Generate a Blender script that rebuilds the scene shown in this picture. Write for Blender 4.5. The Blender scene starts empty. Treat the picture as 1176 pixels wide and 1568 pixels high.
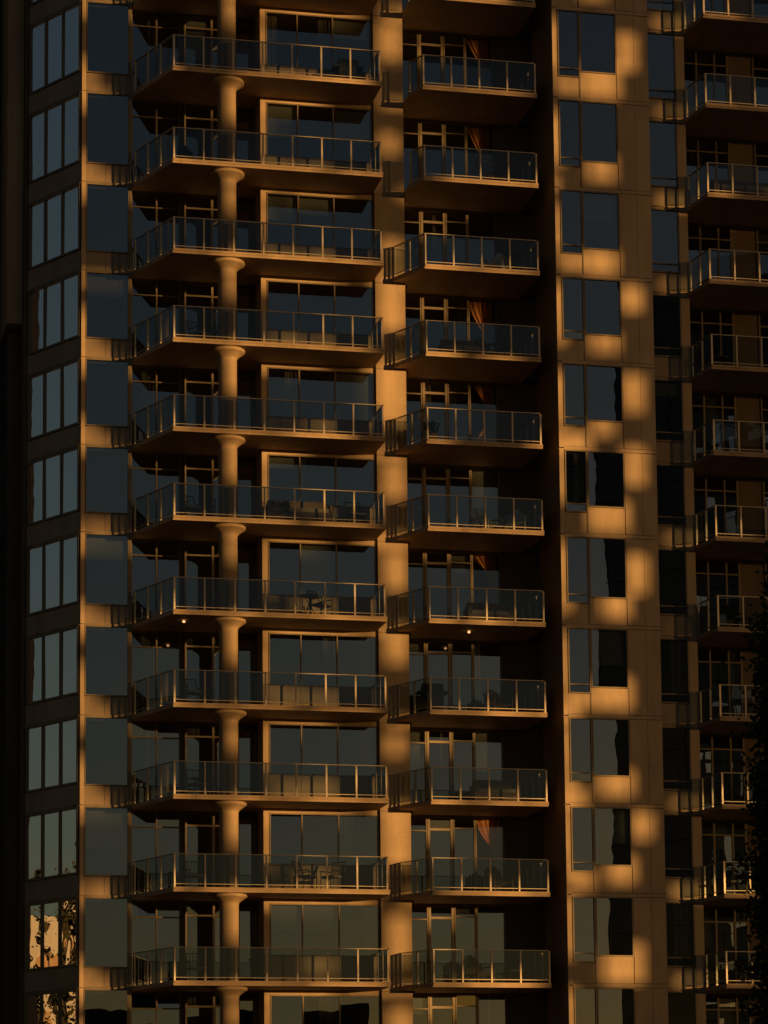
import bpy, math, random
from mathutils import Vector, Matrix
R = random.Random(7)
scene = bpy.context.scene
coll = scene.collection
AZ = 34.0

# ------------------------------------------------------------------ materials
def new_mat(name):
    m = bpy.data.materials.new(name); m.use_nodes = True
    nt = m.node_tree
    for n in list(nt.nodes): nt.nodes.remove(n)
    out = nt.nodes.new('ShaderNodeOutputMaterial')
    return m, nt, out

def surf_mat(name, c1, c2, rough=0.6, metal=0.0, scale=1.5, streak=True, bump=0.1, fine=30, spec=0.4):
    m, nt, out = new_mat(name)
    N, L = nt.nodes, nt.links
    p = N.new('ShaderNodeBsdfPrincipled')
    tc = N.new('ShaderNodeTexCoord')
    mp = N.new('ShaderNodeMapping')
    mp.inputs['Scale'].default_value = (1, 1, 0.22 if streak else 1)
    L.new(tc.outputs['Object'], mp.inputs['Vector'])
    n1 = N.new('ShaderNodeTexNoise'); n1.inputs['Scale'].default_value = scale
    n1.inputs['Detail'].default_value = 6; n1.inputs['Roughness'].default_value = 0.65
    L.new(mp.outputs[0], n1.inputs['Vector'])
    n2 = N.new('ShaderNodeTexNoise'); n2.inputs['Scale'].default_value = fine
    n2.inputs['Detail'].default_value = 4
    L.new(tc.outputs['Object'], n2.inputs['Vector'])
    cr = N.new('ShaderNodeValToRGB')
    cr.color_ramp.elements[0].position = 0.32; cr.color_ramp.elements[0].color = (*c1, 1)
    cr.color_ramp.elements[1].position = 0.68; cr.color_ramp.elements[1].color = (*c2, 1)
    ad = N.new('ShaderNodeMath'); ad.operation = 'MULTIPLY_ADD'
    L.new(n2.outputs['Fac'], ad.inputs[0]); ad.inputs[1].default_value = 0.25
    sb = N.new('ShaderNodeMath'); sb.operation = 'SUBTRACT'; sb.inputs[1].default_value = 0.125
    L.new(n1.outputs['Fac'], ad.inputs[2]); L.new(ad.outputs[0], sb.inputs[0])
    L.new(sb.outputs[0], cr.inputs['Fac'])
    L.new(cr.outputs[0], p.inputs['Base Color'])
    p.inputs['Roughness'].default_value = rough
    p.inputs['Metallic'].default_value = metal
    p.inputs['Specular IOR Level'].default_value = spec
    bp = N.new('ShaderNodeBump'); bp.inputs['Strength'].default_value = bump
    bp.inputs['Distance'].default_value = 0.02
    L.new(n2.outputs['Fac'], bp.inputs['Height']); L.new(bp.outputs[0], p.inputs['Normal'])
    L.new(p.outputs[0], out.inputs['Surface'])
    return m

def glass_mat(name, trans, gloss, fac, wav=0.02, rough=0.0):
    m, nt, out = new_mat(name)
    N, L = nt.nodes, nt.links
    t = N.new('ShaderNodeBsdfTransparent'); t.inputs[0].default_value = (*trans, 1)
    g = N.new('ShaderNodeBsdfGlossy'); g.inputs['Color'].default_value = (*gloss, 1)
    g.inputs['Roughness'].default_value = rough
    tc = N.new('ShaderNodeTexCoord')
    n1 = N.new('ShaderNodeTexNoise'); n1.inputs['Scale'].default_value = 1.3
    n1.inputs['Detail'].default_value = 1
    L.new(tc.outputs['Object'], n1.inputs['Vector'])
    bp = N.new('ShaderNodeBump'); bp.inputs['Strength'].default_value = 1.0
    bp.inputs['Distance'].default_value = wav
    L.new(n1.outputs['Fac'], bp.inputs['Height']); L.new(bp.outputs[0], g.inputs['Normal'])
    mx = N.new('ShaderNodeMixShader')
    lw = N.new('ShaderNodeFresnel'); lw.inputs['IOR'].default_value = 1.5
    ad = N.new('ShaderNodeMath'); ad.operation = 'ADD'; ad.inputs[1].default_value = fac
    ad.use_clamp = True
    L.new(lw.outputs[0], ad.inputs[0]); L.new(ad.outputs[0], mx.inputs[0])
    L.new(t.outputs[0], mx.inputs[1]); L.new(g.outputs[0], mx.inputs[2])
    L.new(mx.outputs[0], out.inputs['Surface'])
    return m

def emit_mat(name, col, s):
    m, nt, out = new_mat(name)
    e = nt.nodes.new('ShaderNodeEmission'); e.inputs[0].default_value = (*col, 1); e.inputs[1].default_value = s
    nt.links.new(e.outputs[0], out.inputs['Surface']); return m

def gobo_mat(name, t, col):
    # added sun-blocking sheet: only part of the light passes through
    m, nt, out = new_mat(name); N, L = nt.nodes, nt.links
    a = N.new('ShaderNodeBsdfTransparent'); b = N.new('ShaderNodeBsdfDiffuse'); b.inputs[0].default_value = (*col,1)
    x = N.new('ShaderNodeMixShader'); x.inputs[0].default_value = 1-t
    L.new(a.outputs[0], x.inputs[1]); L.new(b.outputs[0], x.inputs[2]); L.new(x.outputs[0], out.inputs['Surface'])
    return m

M = {}
M['panel'] = surf_mat('tan_precast_panel', (.37,.26,.165), (.54,.39,.25), .62, scale=.9, bump=.15)
M['pillar'] = surf_mat('tan_stucco', (.35,.25,.16), (.54,.39,.25), .7, scale=.7, bump=.35, fine=18)
M['spandrel'] = surf_mat('spandrel_panel', (.25,.18,.125), (.41,.30,.20), .38, scale=.8, bump=.03)
M['spanL'] = surf_mat('spandrel_panel_dark', (.20,.15,.105), (.31,.23,.165), .3, scale=.8, bump=.03)
M['slab'] = surf_mat('painted_slab_concrete', (.36,.25,.16), (.50,.36,.235), .7, scale=1.6, bump=.2, streak=False)
M['frame'] = surf_mat('bronze_window_frame', (.15,.115,.08), (.22,.17,.12), .42, metal=.2, scale=2, bump=.02)
M['rail'] = surf_mat('railing_aluminium', (.42,.36,.29), (.54,.46,.38), .4, metal=.3, scale=3, bump=.02)
M['dark'] = surf_mat('dark_charcoal_wall', (.07,.066,.065), (.12,.11,.10), .8, scale=.6)
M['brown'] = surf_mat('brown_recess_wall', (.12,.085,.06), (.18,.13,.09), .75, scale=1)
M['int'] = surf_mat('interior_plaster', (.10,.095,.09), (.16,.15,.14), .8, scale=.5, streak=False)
M['blind'] = surf_mat('roller_blind_fabric', (.48,.48,.48), (.56,.56,.55), .8, scale=4)
M['curtain'] = surf_mat('curtain_fabric', (.26,.24,.21), (.40,.37,.33), .9, scale=6)
M['amber_reflection'] = surf_mat('amber_reflection_tint', (.38,.16,.06), (.52,.25,.10), .9, scale=5)  # amber colour standing in for a warm reflection in the panes
M['glass'] = glass_mat('window_glass', (.34,.37,.37), (.88,.90,.93), .24, .0008)
M['glassC'] = glass_mat('clear_window_glass', (.85,.87,.87), (.88,.90,.93), .12, .0008)
M['glassL'] = glass_mat('reflective_window_glass', (.25,.28,.28), (1.0,.92,.88), .68, .003)
M['rglass'] = glass_mat('railing_glass', (.60,.66,.68), (.8,.85,.88), .035, .001)
M['gobo'] = gobo_mat('sun_gobo_sheet', .05, (.06,.065,.06))  # for the added screen that dims the sun
M['asphalt'] = surf_mat('asphalt', (.04,.04,.042), (.06,.06,.06), .9, scale=.4, streak=False)
M['leaf'] = surf_mat('leaves', (.022,.035,.014), (.05,.07,.026), .8, scale=1, streak=False)
M['leafd'] = surf_mat('conifer_needles', (.010,.012,.008), (.025,.026,.014), .9, scale=.3, streak=False)
M['bark'] = surf_mat('bark', (.05,.035,.025), (.09,.07,.05), .9, scale=6)
M['black'] = surf_mat('black_powder_coat', (.02,.02,.02), (.035,.035,.035), .5)
M['wick'] = surf_mat('woven_rattan', (.10,.06,.035), (.17,.11,.06), .7, scale=20)
M['white'] = surf_mat('white_plastic', (.5,.5,.48), (.6,.6,.58), .5)
M['cush'] = surf_mat('cushion_fabric', (.25,.22,.18), (.35,.30,.25), .9)
M['lamp'] = emit_mat('lit_lamp_bulb', (1,.5,.18), 1.6)

# ------------------------------------------------------------------ mesh helper
class Part:
    def __init__(s): s.v = []; s.f = []
    def poly(s, pts):
        b = len(s.v); s.v += [tuple(p) for p in pts]; s.f.append(tuple(range(b, b+len(pts))))
    def hexa(s, c):
        b = len(s.v); s.v += [tuple(p) for p in c]
        for f in ((0,3,2,1),(4,5,6,7),(0,1,5,4),(1,2,6,5),(2,3,7,6),(3,0,4,7)):
            s.f.append(tuple(b+i for i in f))
    def box(s, x0,x1,y0,y1,z0,z1):
        s.hexa([(x0,y0,z0),(x1,y0,z0),(x1,y1,z0),(x0,y1,z0),(x0,y0,z1),(x1,y0,z1),(x1,y1,z1),(x0,y1,z1)])
    def fbox(s, F, s0,s1,t0,t1,z0,z1):
        P = lambda a,t,z: F(a,t,z)
        s.hexa([P(s0,t1,z0),P(s1,t1,z0),P(s1,t0,z0),P(s0,t0,z0),P(s0,t1,z1),P(s1,t1,z1),P(s1,t0,z1),P(s0,t0,z1)])
    def prism(s, pts, z0, z1):
        n = len(pts); b = len(s.v)
        s.v += [(p[0],p[1],z0) for p in pts] + [(p[0],p[1],z1) for p in pts]
        s.f.append(tuple(b+i for i in reversed(range(n)))); s.f.append(tuple(b+n+i for i in range(n)))
        for i in range(n):
            j = (i+1)%n; s.f.append((b+i,b+j,b+n+j,b+n+i))
    def lathe(s, cx, cy, prof, n=28):
        b = len(s.v)
        for r,z in prof:
            for i in range(n):
                a = 2*math.pi*i/n; s.v.append((cx+r*math.cos(a), cy+r*math.sin(a), z))
        for k in range(len(prof)-1):
            for i in range(n):
                j = (i+1)%n; s.f.append((b+k*n+i,b+k*n+j,b+(k+1)*n+j,b+(k+1)*n+i))
        s.f.append(tuple(b+i for i in reversed(range(n))))
        s.f.append(tuple(b+(len(prof)-1)*n+i for i in range(n)))
    def rod(s, a, b_, r, n=6, r2=None):
        a = Vector(a); c = Vector(b_); d = (c-a)
        if d.length < 1e-6: return
        q = d.to_track_quat('Z','Y'); r2 = r if r2 is None else r2
        b = len(s.v)
        for k,(p,rr) in enumerate(((a,r),(c,r2))):
            for i in range(n):
                an = 2*math.pi*i/n
                s.v.append(tuple(p + q @ Vector((rr*math.cos(an), rr*math.sin(an), 0))))
        for i in range(n):
            j = (i+1)%n; s.f.append((b+i,b+j,b+n+j,b+n+i))
        s.f.append(tuple(b+i for i in reversed(range(n)))); s.f.append(tuple(b+n+i for i in range(n)))
    def make(s, name, mat, parent=None, smooth=False):
        me = bpy.data.meshes.new(name); me.from_pydata(s.v, [], s.f); me.update()
        if smooth:
            for p in me.polygons:
                p.use_smooth = len(p.vertices) == 4
        me.materials.append(mat)
        o = bpy.data.objects.new(name, me); coll.objects.link(o)
        if parent: o.parent = parent
        return o

def empty(name, loc=(0,0,0), rotz=0):
    e = bpy.data.objects.new(name, None); coll.objects.link(e)
    e.location = loc; e.rotation_euler = (0,0,rotz); e.empty_display_size = .3
    return e

def frameY(y0):
    return lambda a,t,z: (a, y0 - t, z)
def frameD(o, d):
    d = Vector(d).normalized(); n = Vector((d[1], -d[0]))
    if n[1] > 0: n = -n
    return lambda a,t,z: (o[0]+d[0]*a+n[0]*t, o[1]+d[1]*a+n[1]*t, z)

# ------------------------------------------------------------------ tower
Zs = [2.5,5.41,8.25,11.14,14.02,16.89,19.82,22.81,25.66,28.54,31.43,34.38,37.44,40.53,43.6,46.6]
tower = empty('apartment_tower')
P = {k: Part() for k in ('panel','pillar','spandrel','spanL','slab','frame','rail','dark','brown','int','blind','curtain','amber_reflection','glass','glassC','glassL','rglass','wallseam')}
col = Part()

def pane(F, s0,s1,z0,z1, key='glass'):
    e = lambda: R.uniform(-.008,.008)
    a,b,c = e(),e(),e()
    P[key].poly([F(s0,a,z0),F(s1,b,z0),F(s1,c,z1),F(s0,a+c-b,z1)])

def glaze(F, xs, z0, z1, fw=.05, transoms=(), key='glass', proud=.05, fkey='frame', blinds=.3):
    for x in xs:
        P[fkey].fbox(F, x-fw/2, x+fw/2, -.06, proud, z0, z1)
    for i in range(len(xs)-1):
        a, b = xs[i]+fw/2, xs[i+1]-fw/2
        P[fkey].fbox(F, a, b, -.06, proud-.006, z0, z0+fw)
        P[fkey].fbox(F, a, b, -.06, proud-.006, z1-fw, z1)
        tr = [t for t in transoms if z0+.1 < t < z1-.1]
        for t in tr: P[fkey].fbox(F, a, b, -.05, proud-.01, t-fw*.4, t+fw*.4)
        lv = [z0+fw]+tr+[z1-fw]
        for k in range(len(lv)-1): pane(F, a, b, lv[k], lv[k+1], key)
        r = R.random()
        if r < blinds:
            h = R.choice([.25,.35,.5,.6,.95])*(z1-z0)
            P['blind'].fbox(F, a+.02, b-.02, -.16, -.15, z1-h, z1-.06)
        elif r < blinds+.16 and blinds > 0:
            w = (b-a)*R.uniform(.2,.6)
            n = max(3,int(w/.09)); s0 = a if R.random()<.5 else b-w
            for q in range(n):
                P['curtain'].fbox(F, s0+q*w/n, s0+(q+.85)*w/n, -.22-(q%2)*.04, -.18-(q%2)*.04, z0+.06, z1-.06)

def amber_reflection(F, x0, x1, z0, z1, seed):  # curved sheet imitating the wavy amber reflection in the glass
    rr = random.Random(seed); n = 22; ph = rr.uniform(0,6); mid = rr.uniform(.35,.65)
    rows = []
    for i in range(n+1):
        t = i/n; z = z0+(z1-z0)*t
        wv = .62+.38*math.cos(2*math.pi*(t-mid))*-1
        wv = max(.3, wv) + .06*math.sin(9*t+ph)
        xa = x1-(x1-x0)*min(1,wv); row = []
        for j in range(13):
            u = j/12
            row.append(F(xa+(x1-xa)*u, -.14+.04*math.sin(j*2.1+ph+t), z))
        rows.append(row)
    for i in range(n):
        for j in range(12):
            P['amber_reflection'].poly([rows[i][j],rows[i][j+1],rows[i+1][j+1],rows[i+1][j]])

def railing(pts, z, step=.95, h=1.03):
    for i in range(len(pts)-1):
        a = Vector(pts[i]); b = Vector(pts[i+1]); d = b-a; Ls = d.length
        F = frameD(a, d)
        n = max(1, round(Ls/step))
        for k in range(n+1):
            if k == 0 and i > 0: continue
            s = Ls*k/n
            P['rail'].fbox(F, s-.026, s+.026, -.03, .03, z, z+h-.002)
            P['rail'].fbox(F, s-.06, s+.06, -.05, .05, z, z+.015)
        P['rail'].fbox(F, -.03, Ls+.03, -.03, .03, z+h, z+h+.026)
        P['rail'].fbox(F, .026, Ls-.026, -.015, .015, z+.10, z+.122)
        for k in range(n):
            s0, s1 = Ls*k/n+.04, Ls*(k+1)/n-.04
            e = R.uniform(-.004,.004)
            P['rglass'].poly([F(s0,e,z+.13),F(s1,-e,z+.13),F(s1,-e,z+h-.01),F(s0,e,z+h-.01)])

F08 = frameY(.8); F11 = frameY(1.1); F0 = frameY(0); F09 = frameY(.9)
FB = frameY(-1.65); FR = frameY(-.5); FR2 = frameY(.6)
FC = frameD((-9.62,.8), (-1.48,2.5)); LC = 2.905

for k in range(len(Zs)-1):
    z, zn = Zs[k], Zs[k+1]
    st = z+.05
    top = (z > 33)
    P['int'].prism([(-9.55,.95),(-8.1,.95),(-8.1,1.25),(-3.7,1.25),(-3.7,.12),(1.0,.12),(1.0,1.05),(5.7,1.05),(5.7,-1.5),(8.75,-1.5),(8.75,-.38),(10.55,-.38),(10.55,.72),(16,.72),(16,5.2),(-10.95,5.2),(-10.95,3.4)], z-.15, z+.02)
    # left curtain wall
    P['spanL'].fbox(F08, -9.50, -8.85, -.1, 0, z+.04, z+.62)
    P['spanL'].fbox(F08, -8.84, -8.06, -.1, 0, z+.04, z+.62)
    P['frame'].fbox(F08, -9.52, -8.03, -.1, .035, z-.03, z+.035)
    glaze(F08, [-9.47,-8.1], z+.63, zn-.035, .04, key='glass', blinds=.2)
    P['frame'].fbox(F08, -8.07, -8.0, -.3, .04, z-.1, zn-.1)
    P['panel'].fbox(F08, -9.63, -9.50, -.12, .05, z+.01, zn-.01)
    # chamfer
    P['spandrel'].fbox(FC, .06, LC, -.1, 0, z+.04, z+.68)
    P['frame'].fbox(FC, .06, LC, -.1, .03, z-.03, z+.035)
    glaze(FC, [.10,.10+.92,.10+1.86,2.80], z+.69, zn-.035, .07, key='glassL', blinds=.0)
    # left balcony slab
    P['slab'].prism([(-7.02,-1.7),(-.2,-1.7),(-.2,-.005),(-3.9,-.005),(-3.9,1.09),(-7.99,1.09),(-7.99,.8)], z-.09, st)
    P['slab'].prism([(-6.99,-1.722),(-.19,-1.722),(-.19,-1.70),(-7.0,-1.70)], z-.01, st+.012)
    railing([(-7.90,.72),(-6.98,-1.64),(-.27,-1.64),(-.27,-.2)], st)
    # column
    cx, cy = -5.18, -1.06
    col.lathe(cx, cy, [(.30,st),(.30,zn-.42),(.315,zn-.37),(.36,zn-.32),(.53,zn-.20),(.56,zn-.185),(.56,zn-.091)], 40)
    # left recess glazing
    glaze(F11, [-7.97,-7.15,-6.40], st+.01, zn-.10, .05, transoms=(zn-.62,), blinds=.12)
    glaze(F11, [-6.22,-5.32,-5.05], st+.01, zn-.10, .07, transoms=(zn-.55,), blinds=.05)
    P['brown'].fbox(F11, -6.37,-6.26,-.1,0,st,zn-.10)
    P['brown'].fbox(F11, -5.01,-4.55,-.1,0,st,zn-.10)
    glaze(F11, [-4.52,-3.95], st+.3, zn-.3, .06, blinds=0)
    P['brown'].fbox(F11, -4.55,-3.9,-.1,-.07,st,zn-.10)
    # box window
    P['panel'].box(-3.90,-3.72,-.03,1.25,st,zn-.09)
    P['panel'].fbox(F0, -3.72,-.15,-.1,.03, zn-.24, zn-.09)
    P['spandrel'].fbox(F0, -3.70,-2.67,-.1,0, st, z+.98)
    P['spandrel'].fbox(F0, -2.66,-1.48,-.1,0, st, z+.98)
    P['spandrel'].fbox(F0, -1.47,-.16,-.1,0, st, z+.98)
    glaze(F0, [-3.69,-2.66,-1.475,-.19], z+.985, zn-.242, .04, blinds=.38)
    # pillar
    P['pillar'].box(-.14,.86,-.15,1.0, z-.12, zn-.135)
    P['dark'].box(-.13,.85,-.14,.99, zn-.135, zn-.12)
    # right balcony
    if top:
        P['slab'].prism([(1.155,-1.7),(5.0,-1.7),(5.0,.88),(.865,.88),(.865,-1.0)], z-.09, st)
        railing([(.9,-.95),(1.19,-1.64),(4.95,-1.64),(4.95,.8)], st, .93)
    else:
        P['slab'].prism([(1.155,-1.7),(5.0,-1.7),(5.0,.88),(.865,.88),(.865,-.155),(.44,-.155)], z-.09, st)
        railing([(.50,-.2),(1.19,-1.64),(4.95,-1.64),(4.95,.8)], st, .93)
    P['slab'].prism([(1.17,-1.722),(5.0,-1.722),(5.0,-1.70),(1.16,-1.70)], z-.01, st+.012)
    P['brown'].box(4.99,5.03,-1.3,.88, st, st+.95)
    glaze(F09, [.90,1.62], st+.01, zn-.10, .05, transoms=(zn-.6,), blinds=.2)
    glaze(F09, [1.68,2.46], st+.01, zn-.10, .10, transoms=(zn-.55,), blinds=.2)
    glaze(F09, [2.52,3.22], st+.01, zn-.10, .05, transoms=(zn-.5,), blinds=.15)
    if k not in (12, 11, 9, 8, 6, 3):
        glaze(F09, [3.26,4.20], st+.01, zn-.10, .05, blinds=.5)
    else:
        glaze(F09, [3.26,4.20], st+.01, zn-.10, .05, key='glassC', blinds=0)
        amber_reflection(F09, 3.30, 4.12, st+.05, zn-.17, k)
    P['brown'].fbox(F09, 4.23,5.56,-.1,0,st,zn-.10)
    # bay
    P['spandrel'].box(5.56,5.66,-1.54,.9, z-.12, zn-.13)
    P['panel'].box(5.56,5.72,-1.67,-1.55, z+.015, zn-.015)
    P['panel'].fbox(FB, 5.72,8.85,-.1,.02, z-.06, z+.05)
    P['dark'].fbox(FB, 5.72,8.85,-.1,-.01, z+.05, z+.065)
    P['panel'].fbox(FB, 5.73,6.46,-.1,0, z+.065, z+.72)
    P['panel'].fbox(FB, 6.50,7.74,-.1,0, z+.065, z+.92)
    P['frame'].fbox(FB, 6.46,6.50,-.1,.02, z+.065, z+.95)
    glaze(FB, [5.755,6.46], z+.725, zn-.065, .04, transoms=(z+1.02,), blinds=.1)
    glaze(FB, [6.51,7.72], z+.925, zn-.065, .04, blinds=.25)
    P['panel'].fbox(FB, 7.76,8.35,-.12,.015, z+.07, zn-.075)
    P['panel'].fbox(FB, 8.365,8.85,-.12,.0, z+.07, zn-.075)
    P['dark'].box(7.75,8.84,-1.56,-1.4, z-.1, zn-.1)
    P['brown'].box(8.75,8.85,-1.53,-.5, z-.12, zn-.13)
    # right wing
    P['spandrel'].fbox(FR, 8.87,10.2,-.1,0, z-.06, z+.68)
    P['frame'].fbox(FR, 8.87,10.2,-.1,.03, z+.0, z+.03)
    glaze(FR, [8.9,10.17], z+.69, zn-.07, .05, transoms=(z+1.0,), blinds=.1)
    P['panel'].fbox(FR, 10.2,10.5,-.12,.02, z-.1, zn-.12)
    P['brown'].box(10.4,10.5,-.38,.6, z+.05, zn-.14)
    P['slab'].prism([(10.69,-2.0),(16,-2.0),(16,.59),(10.51,.59),(10.51,-.55),(10.47,-.55)], z-.09, st)
    P['slab'].prism([(10.7,-2.022),(16,-2.022),(16,-2.0),(10.69,-2.0)], z-.01, st+.012)
    railing([(10.53,-.6),(10.73,-1.94),(15.9,-1.94)], st, .9)
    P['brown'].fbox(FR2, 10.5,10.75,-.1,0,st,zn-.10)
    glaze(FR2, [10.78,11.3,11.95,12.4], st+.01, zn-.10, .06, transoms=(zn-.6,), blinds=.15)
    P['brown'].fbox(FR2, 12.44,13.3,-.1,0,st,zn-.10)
    glaze(FR2, [13.34,14.6,15.9], st+.01, zn-.10, .06, transoms=(zn-.6,), blinds=.15)

zt = Zs[-1]
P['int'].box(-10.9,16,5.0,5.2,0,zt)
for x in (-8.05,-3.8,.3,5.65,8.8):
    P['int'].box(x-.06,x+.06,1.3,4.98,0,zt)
P['panel'].box(-11.1,16,5.3,18,0,zt+.5)
P['slab'].box(-9.6,16,-.4,5.28,zt-.1,zt+.35)
P['brown'].box(-9.4,15.8,1.3,5.0,0,2.35)
P['panel'].box(15.9,16.05,-.5,5.28,0,zt)
P['brown'].box(-11.2,-11.06,3.36,5.3,0,zt)
P['dark'].box(-17.5,-14.0,5.9,16,0,zt)
P['dark'].box(-14.0,-11.12,6.4,16,0,zt)
P['dark'].box(-12.62,-12.28,6.1,6.39,0,30.2)
for z in Zs:
    P['wallseam'].box(-17.4,-11.13,6.36,6.39,z-.02,z+.02)
P['panel'].box(-11.75,-11.22,3.9,6.3,30.5,zt)
P['brown'].box(-11.6,-11.22,4.6,6.3,0,30.4)
P['panel'].box(-9.6,9,-1.9,.7,0,.5)
P['panel'].box(-.3,1.0,-.3,.9,0,2.37)

label = dict(panel='wall_panels', pillar='pillar', spandrel='spandrels', spanL='corner_spandrels', slab='balcony_slabs', frame='window_frames', rail='railings',
             dark='dark_walls', brown='recess_walls', int='interior_walls_and_floors', blind='roller_blinds', curtain='curtains', amber_reflection='amber_reflection_sheets',
             glass='window_glass', glassC='clear_window_glass', glassL='corner_window_glass', rglass='railing_glass', wallseam='rear_wall_seams')
matmap = dict(wallseam='brown')
for k, p in P.items():
    if p.v: p.make(label[k], M[matmap.get(k,k)], tower)
col.make('round_columns', M['pillar'], tower, smooth=True)
lp = Part()
for (x,y,z) in ((-6.55,-.8,19.82-.13),(2.72,-.7,19.82-.13)):
    lp.lathe(x,y,[(.02,z-.04),(.045,z-.03),(.045,z+.0),(.03,z+.03)],12)
lp.lathe(-2.82,.5,[(.02,36.72),(.055,36.74),(.06,36.79),(.04,36.84)],12)
lp.make('lit_ceiling_lamps', M['lamp'], tower)
cd = Part(); cd.rod((-2.82,.5,36.85),(-2.82,.5,37.28),.01); cd.make('lamp_cord', M['black'], tower)

# ------------------------------------------------------------------ furniture
def chair(loc, rot, mat='black', cmat='cush'):
    e = empty('patio_chair', loc, rot)
    a = Part()
    for sx in (-.26,.26):
        a.rod((sx,-.25,0),(sx,-.25,.62),.016); a.rod((sx,.25,0),(sx,.2,.45),.016)
        a.rod((sx,.2,.45),(sx,.36,.95),.016); a.rod((sx,-.27,.63),(sx,.24,.63),.02)
        a.rod((sx,-.25,.42),(sx,.22,.40),.016)
    a.rod((-.26,.36,.95),(.26,.36,.95),.016); a.rod((-.26,-.25,.42),(.26,-.25,.42),.016)
    for i in range(5):
        x = -.2+i*.1; a.rod((x,.22,.45),(x,.36,.94),.01)
    a.make('frame', M[mat], e)
    b = Part(); b.box(-.24,.24,-.24,.22,.42,.48); b.make('seat', M[cmat], e)
def table(loc, r=.35):
    e = empty('round_patio_table', loc); a = Part()
    a.lathe(0,0,[(r,.70),(r+.01,.715),(r,.73)],24); a.make('top', M['black'], e)
    b = Part()
    for i in range(3):
        t = i*2.1; b.rod((.28*math.cos(t),.28*math.sin(t),0),(-.15*math.cos(t),-.15*math.sin(t),.70),.014)
    b.make('legs', M['black'], e)
def lounge(loc, rot, mat='white'):
    e = empty('adirondack_chair', loc, rot); a = Part()
    for i in range(6):
        x = -.25+i*.1; hh = 1.0-.03*abs(i-2.5)**1.6
        a.hexa([(x-.042,.20,.28),(x+.042,.20,.28),(x+.042,.225,.28),(x-.042,.225,.28),(x-.042,.52,hh),(x+.042,.52,hh),(x+.042,.545,hh),(x-.042,.545,hh)])
    for i in range(5):
        y = -.3+i*.11; zz = .38-.025*i; a.box(-.28,.28,y-.045,y+.045,zz-.012,zz+.012)
    for sx in (-.32,.32):
        a.box(sx-.02,sx+.02,-.35,-.27,0,.56); a.box(sx-.07,sx+.07,-.40,.35,.56,.585)
        a.hexa([(sx-.015,-.3,.30),(sx+.015,-.3,.30),(sx+.015,.55,.0),(sx-.015,.55,.0),(sx-.015,-.3,.38),(sx+.015,-.3,.38),(sx+.015,.55,.1),(sx-.015,.55,.1)])
        a.box(sx-.015,sx+.015,.26,.32,.1,.56)
    a.make('slats', M[mat], e)
def round_chair(loc, rot):
    e = empty('papasan_chair', loc, rot); a = Part(); n = 28
    ring = lambda rr, off, tilt: [Vector((rr*math.cos(t), off+rr*math.sin(t)*math.cos(tilt), .72+rr*math.sin(t)*math.sin(tilt))) for t in [2*math.pi*i/n for i in range(n+1)]]
    r1 = ring(.52,0,.95); r2 = ring(.3,.16,.95)
    for i in range(n): a.rod(r1[i],r1[i+1],.025); a.rod(r2[i],r2[i+1],.015)
    for i in range(0,n,2): a.rod(r1[i],r2[i],.01)
    r3 = [Vector((.33*math.cos(2*math.pi*i/n),.33*math.sin(2*math.pi*i/n),.02)) for i in range(n+1)]
    for i in range(n): a.rod(r3[i],r3[i+1],.02)
    for i in range(0,n,4): a.rod(r3[i],r2[(i+n//2)%n],.016)
    a.make('rattan_frame', M['wick'], e)
def bbq(loc, rot):
    e = empty('barbecue_grill', loc, rot); a = Part()
    a.box(-.5,.5,-.25,.25,.78,.84); a.box(-.32,.32,-.24,.24,.1,.77)
    n = 8; pts = [(.27*math.cos(math.pi*i/n), .85+.27*math.sin(math.pi*i/n)) for i in range(n+1)]
    for i in range(n):
        (y0,z0),(y1,z1) = pts[i],pts[i+1]
        a.poly([(-.32,y0,z0),(.32,y0,z0),(.32,y1,z1),(-.32,y1,z1)])
    a.poly([(-.32,y,z) for y,z in pts]); a.poly([(.32,y,z) for y,z in pts])
    a.rod((-.25,-.30,.95),(.25,-.30,.95),.015)
    a.make('body', M['black'], e)
def sofa(loc, w=1.7):
    e = empty('outdoor_sofa', loc); a = Part()
    a.box(-w/2,w/2,-.35,.35,.12,.38); a.box(-w/2,w/2,.2,.36,.381,.85); a.box(-w/2-.1,-w/2-.002,-.35,.35,.05,.62); a.box(w/2+.002,w/2+.1,-.35,.35,.05,.62)
    for sx in (-1,1):
        for sy in (-.3,.3): a.box(sx*(w/2-.1)-.03,sx*(w/2-.1)+.03,sy-.03,sy+.03,0,.12)
    a.make('frame', M['wick'], e)
    b = Part(); b.box(-w/2+.03,-.01,-.34,.19,.382,.5); b.box(.01,w/2-.03,-.34,.19,.382,.5); b.make('cushions', M['cush'], e)
def potted(loc, h=.7):
    e = empty('potted_plant', loc); a = Part(); a.lathe(0,0,[(.13,0),(.18,.3),(.19,.32)],16); a.make('pot', M['brown'], e)
    b = Part()
    for i in range(160):
        t = R.uniform(0,6.28); r = R.uniform(0,.26); zz = .3+R.random()*h
        c = Vector((r*math.cos(t), r*math.sin(t), zz)); u = Vector((R.uniform(-1,1),R.uniform(-1,1),R.uniform(-1,1)))*.06; v = Vector((R.uniform(-1,1),R.uniform(-1,1),R.uniform(-1,1)))*.06
        b.poly([c-u,c-v,c+u,c+v])
    b.make('leaves', M['leaf'], e)
S = lambda k: Zs[k]+.052
chair((-6.0,-.7,S(9)), .5,'black'); chair((-5.75,-.2,S(9)),-.9)
round_chair((3.6,-.9,S(11)), .3)
lounge((3.75,-.8,S(10)), -.5); table((4.25,-1.0,S(10)),.3)
sofa((2.6,-.6,S(9)),1.2); lounge((3.7,-.7,S(9)),.6,'wick')
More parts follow.
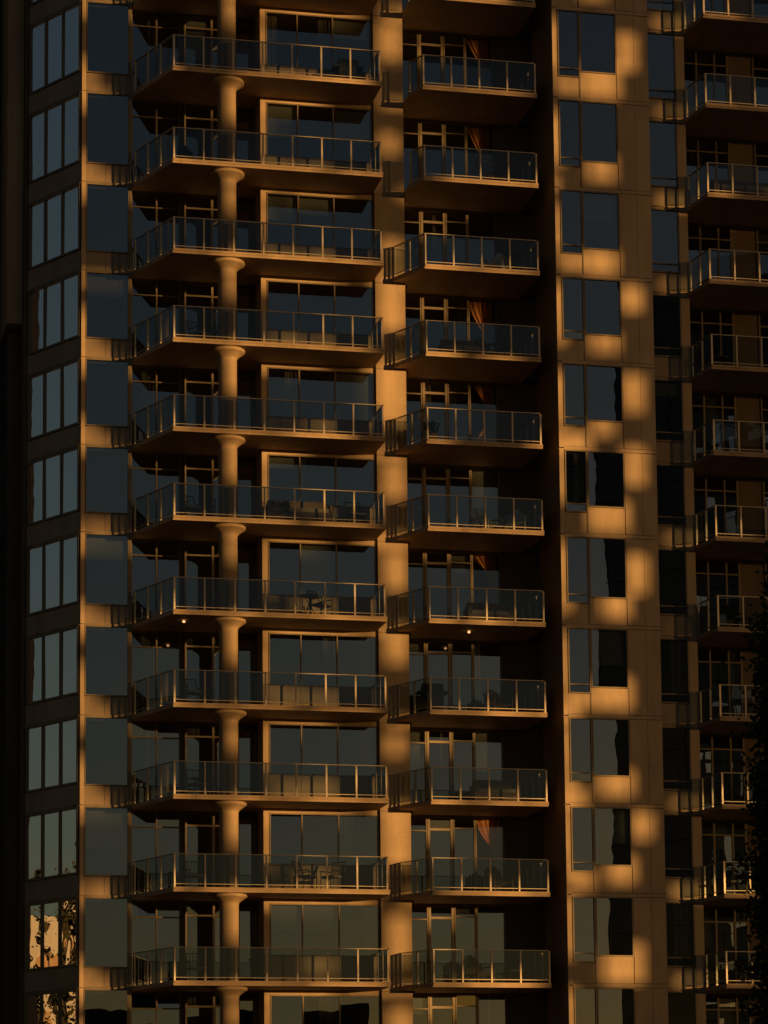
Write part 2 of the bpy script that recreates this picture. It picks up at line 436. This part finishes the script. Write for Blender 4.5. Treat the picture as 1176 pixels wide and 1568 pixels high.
chair((-6.3,-.8,S(7)),.3); chair((-5.8,-.4,S(7)),-.4); sofa((-2.9,-1.0,S(7)),1.9); chair((-1.0,-.9,S(7)),.2); potted((-3.4,-1.2,S(7)),.4)
lounge((3.4,-.7,S(7)),.5); lounge((4.3,-.8,S(7)),-.3); table((3.9,-1.1,S(7)),.25)
table((-2.6,-1.1,S(6)),.3); chair((-2.2,-1.0,S(6)),.7); sofa((3.4,-.6,S(6)),1.3)
chair((-6.3,-.9,S(5)),.2); lounge((3.7,-.6,S(5)),.2,'wick'); bbq((1.6,-.2,S(5)),0)
chair((-6.1,-.8,S(4)),.4); table((-5.9,-.2,S(4)),.3); sofa((3.5,-.7,S(4)),1.3)
chair((-2.75,-1.05,S(3)),.9); chair((-1.9,-1.05,S(3)),-.9); chair((-6.2,-.7,S(3)),.2); lounge((3.6,-.7,S(3)),.2,'wick')
chair((-6.2,-.8,S(2)),.1); lounge((2.9,-.8,S(2)),.4,'wick'); chair((4.2,-.8,S(2)),-.5); table((-4.3,-1.0,S(2)),.28)
sofa((12.2,-1.2,S(11)),2.0); chair((11.2,-1.3,S(9)),.4); chair((11.5,-1.3,S(6)),.4); potted((11.2,-1.6,S(6)),.5)
chair((11.3,-1.3,S(3)),.2); table((11.9,-1.4,S(3)),.3); potted((.0+1.45,-1.2,S(8)),.4); bbq((-1.1,-.6,S(12)),0)
potted((11.4,-1.5,S(2)),.6); potted((-6.5,-1.0,S(11)),.3)

# ------------------------------------------------------------------ ground, trees, neighbours
g = Part(); g.poly([(-3000,-3000,0),(3000,-3000,0),(3000,3000,0),(-3000,3000,0)]); g.make('ground', M['asphalt'])

def crown(part, c, rx, rz, n, leaf=.12, seed=0, taper=.35, spread=.28):
    rr = random.Random(seed)
    cl = []
    for i in range(max(8,n//60)):
        while True:
            v = Vector((rr.uniform(-1,1),rr.uniform(-1,1),rr.uniform(-1,1)))
            if v.length < 1: break
        v *= rr.uniform(.75,1.08)
        cl.append(Vector(c)+Vector((v.x*rx*(1-taper*v.z),v.y*rx*(1-taper*v.z),v.z*rz)))
    for i in range(n):
        k = rr.choice(cl); s = rx*spread
        p = k+Vector((rr.gauss(0,s),rr.gauss(0,s),rr.gauss(0,s)))
        u = Vector((rr.uniform(-1,1),rr.uniform(-1,1),rr.uniform(-1,1))).normalized()*leaf
        w = u.cross(Vector((rr.uniform(-1,1),rr.uniform(-1,1),rr.uniform(-1,1)))).normalized()*leaf*.55
        part.poly([p-u,p-w,p+u,p+w])
def tree(name, x, y, h, rx, n, leaf, seed):
    e = empty(name,(x,y,0)); rr = random.Random(seed)
    t = Part(); t.rod((0,0,0),(.05,0,h*.45),h*.018,10,h*.012); t.rod((.05,0,h*.45),(0,.05,h*.9),h*.012,8,h*.003)
    for i in range(12):
        z0 = h*(.2+.055*i); a = rr.uniform(0,6.28); l = rx*.6
        t.rod((0,0,z0),(l*math.cos(a),l*math.sin(a),z0+h*.1),h*.004,6,h*.0015)
    t.make('trunk_and_limbs', M['bark'], e)
    c = Part(); crown(c,(0,0,h*.55),rx,h*.43,n,leaf,seed,.05,.22); c.make('foliage', M['leaf'], e)
tree('street_tree', -8.80,-59.5, 9.1, .45, 34000, .042, 3)

belt = Part()
for i in range(48):
    a = math.radians(R.uniform(140,180)); d = R.uniform(50,80); h = R.uniform(13,21.5)
    crown(belt,(-11+d*math.cos(a), d*math.sin(a), h*.6), R.uniform(.7,1.5), h*.42, 900, .2, 100+i, .6)
    belt.rod((-11+d*math.cos(a), d*math.sin(a), 0),(-11+d*math.cos(a), d*math.sin(a), h*.97),.28,8,.05)
belt.make('distant_tree_belt', M['leafd'])

def block(name, x0,x1,y0,y1,h, mat='brown', fl=3.2, wm='black'):
    e = empty(name); a = Part(); a.box(x0,x1,y0,y1,0,h); a.make('walls', M[mat], e)
    w = Part(); z = 1.2
    while z < h-2:
        x = x0+.8
        while x < x1-1.8:
            w.box(x,x+1.4,y1,y1+.04,z,z+1.6); w.box(x,x+1.4,y0-.04,y0,z,z+1.6); x += 2.4
        y = y0+.8
        while y < y1-1.8:
            w.box(x0-.04,x0,y,y+1.4,z,z+1.6); w.box(x1,x1+.04,y,y+1.4,z,z+1.6); y += 2.4
        z += fl
    w.make('windows', M[wm], e)
    return e
az = math.radians(AZ)
sd = Vector((math.sin(az), -math.cos(az)))
EL = 2.5
ed = (math.cos(az), math.sin(az)); cz = math.cos(az)
q = Vector((-8.75,-59.5)) + sd*32
block('tree_shade_block', q.x-9, q.x+9, q.y-10, q.y, 13)  # unseen block added to keep the sun off the street tree
# added out-of-view screen on tubes, shaped like scaffold netting;
# its openings cut the low sun into pools on the facade
T2 = 70.0
fr = empty('added_sun_gobo')
o = Vector((0,-.8)) + sd*T2; F2 = frameD(o, ed); up2 = (T2)*math.tan(math.radians(EL))
ta = math.tan(az)
holes = []
def hole(X,Y,z,w,h):
    # X,Y: facade point this opening faces along the sun direction
    holes.append((X+(Y+.8)*ta, z, w/2, h/2))
for (zc,w,h) in ((39.6,.6,1.25),(36.0,.4,.6),(32.4,.6,.75),(30.5,.9,1.4),(27.6,1.25,2.1),(24.7,.6,1.2),(21.7,.6,1.1),(19.2,.75,1.0),(16.0,.4,.6),(13.1,1.0,2.0),(9.7,.7,1.6),(7.0,.7,.9)):
    hole(.45,-.15,zc,w,h)
RR = random.Random(21)
for k in range(1,len(Zs)-1):
    z = Zs[k]
    big = {12:1.35,11:.9,10:1.0,9:.85,8:.75,7:1.4,6:.85,5:1.3,4:1.0,3:1.05,2:1.4}.get(k,.9)
    hole(7.22+RR.uniform(-.2,.2), -1.65, z+.48+RR.uniform(-.1,.1), .9*big, .8*big)
    if k in (6,7,8,12): hole(8.05, -1.65, z+1.8+RR.uniform(-.4,.3), .45, 1.1)
    if k in (3,9): hole(8.05, -1.65, z+2.0, .5, .75)
    if k in (12,10,5,3): hole(6.1, -1.65, z+.35, .5, .5)
    hole(5.64, -1.65, z+RR.uniform(1.3,1.8), .45, RR.uniform(1.4,2.2))
    if RR.random() < .75: hole(-9.57, .8, z+RR.uniform(.4,1.2), .5, RR.uniform(.9,1.8))
    if k in (12,9,6,4,3,8): hole(-5.15, -1.06, z-.7, .7, 1.2)
    else: hole(-5.15, -1.06, z-.8, .45, .7)
    x = -8.2
    while x < 4.6:      # slits in the added screen that brighten the floor edges
        w = RR.uniform(1.0,2.6)
        if RR.random() < .85 and not (-.9 < x+w/2 < .8): hole(x+w/2, -1.7, z-.02, w, RR.choice([.3,.3,.5]))
        x += w+.15
    for x in (-3.2,-2.1,-.8):
        if RR.random() < .8: hole(x+RR.uniform(-.3,.3), 0, z+RR.uniform(.6,.9), RR.uniform(.6,1.2), .5)
    if RR.random() < .85: hole(-2.4+RR.uniform(-.6,.6), 0, z-.25, RR.uniform(1.5,3.0), .4)
    if RR.random() < .7: hole(-3.8, 0, z+1.8, .4, 1.5)
    if RR.random() < .7: hole(-8.9, .8, z+.3, 1.0, .5)
    if k in (12,11,9,8,6,3): hole(3.7, .9, z+1.7, .75, 1.1)
    if RR.random() < .6: hole(1.9, .9, z+2.3, 1.2, .6)
    x = 10.6
    while x < 15:
        w = RR.uniform(.8,1.6)
        if RR.random() < .35: hole(x+w/2, -2.0, z, w, .3)
        x += w+.3
gobo = Part(); C = .2
zi = 0.0
while zi < 54:
    zc = zi + C/2 - up2
    x = -17.0; run = None
    while x < 24:
        xc = x + C/2
        open_ = any(abs(xc-h[0]) < h[2] and abs(zc-h[1]) < h[3] for h in holes)
        if not open_ and run is None: run = x
        if (open_ or x+C >= 24) and run is not None:
            e1 = x if open_ else x+C
            gobo.poly([F2((run)*cz,0,zi),F2(e1*cz,0,zi),F2(e1*cz,0,zi+C),F2(run*cz,0,zi+C)]); run = None
        x += C
    zi += C
gobo.make('sun_gobo_sheet', M['gobo'], fr)  # sheet added out of view to filter the sun
a = Part(); x = -16.8
while x < 24:
    a.rod(F2(x*cz,-.3,0),F2(x*cz,-.3,54),.03); x += 2.6
z = 2
while z < 54:
    a.rod(F2(-17*cz,-.3,z),F2(24*cz,-.3,z),.025); z += 2.0
a.make('gobo_tubes', M['black'], fr)  # tubes belonging to the added sun screen
block('office_block', 5,30,-260,-235,12); block('office_block', 34,60,-250,-230,10); block('office_block', -30,0,-270,-240,12)
block('pale_office_block', -150,-118,18,85,22.5,'white',4.2,'panel')

# ------------------------------------------------------------------ light
sun = bpy.data.lights.new('sun','SUN'); sun.energy = 5.0; sun.angle = math.radians(.62); sun.color = (1,.53,.155)
so = bpy.data.objects.new('sun', sun); coll.objects.link(so)
dirv = Vector((sd.x*math.cos(math.radians(EL)), sd.y*math.cos(math.radians(EL)), math.sin(math.radians(EL))))
so.rotation_euler = dirv.to_track_quat('Z','Y').to_euler()
w = bpy.data.worlds.new('World'); scene.world = w; w.use_nodes = True
nt = w.node_tree; bg = nt.nodes['Background']
sky = nt.nodes.new('ShaderNodeTexSky'); sky.sky_type = 'NISHITA'; sky.sun_disc = False
sky.sun_elevation = math.radians(EL); sky.sun_rotation = math.radians(180-AZ)
sky.dust_density = .45; sky.ozone_density = 1.6; sky.air_density = 1.0
nt.links.new(sky.outputs[0], bg.inputs[0]); bg.inputs[1].default_value = .035

# ------------------------------------------------------------------ camera
cam = bpy.data.cameras.new('camera'); co = bpy.data.objects.new('camera', cam); coll.objects.link(co)
cam.sensor_width = 36; cam.lens = 99.87; cam.shift_y = .337; cam.clip_end = 6000
co.location = (-19.63,-87.83,1.7)
co.matrix_world = Matrix.Translation(co.location) @ Matrix.Rotation(math.radians(-12.6),4,'Z') @ Matrix.Rotation(math.radians(96.8),4,'X') @ Matrix.Rotation(math.radians(-.55),4,'Z')
scene.camera = co
scene.view_settings.view_transform = 'Standard'
scene.view_settings.look = 'None'
scene.view_settings.exposure = 0
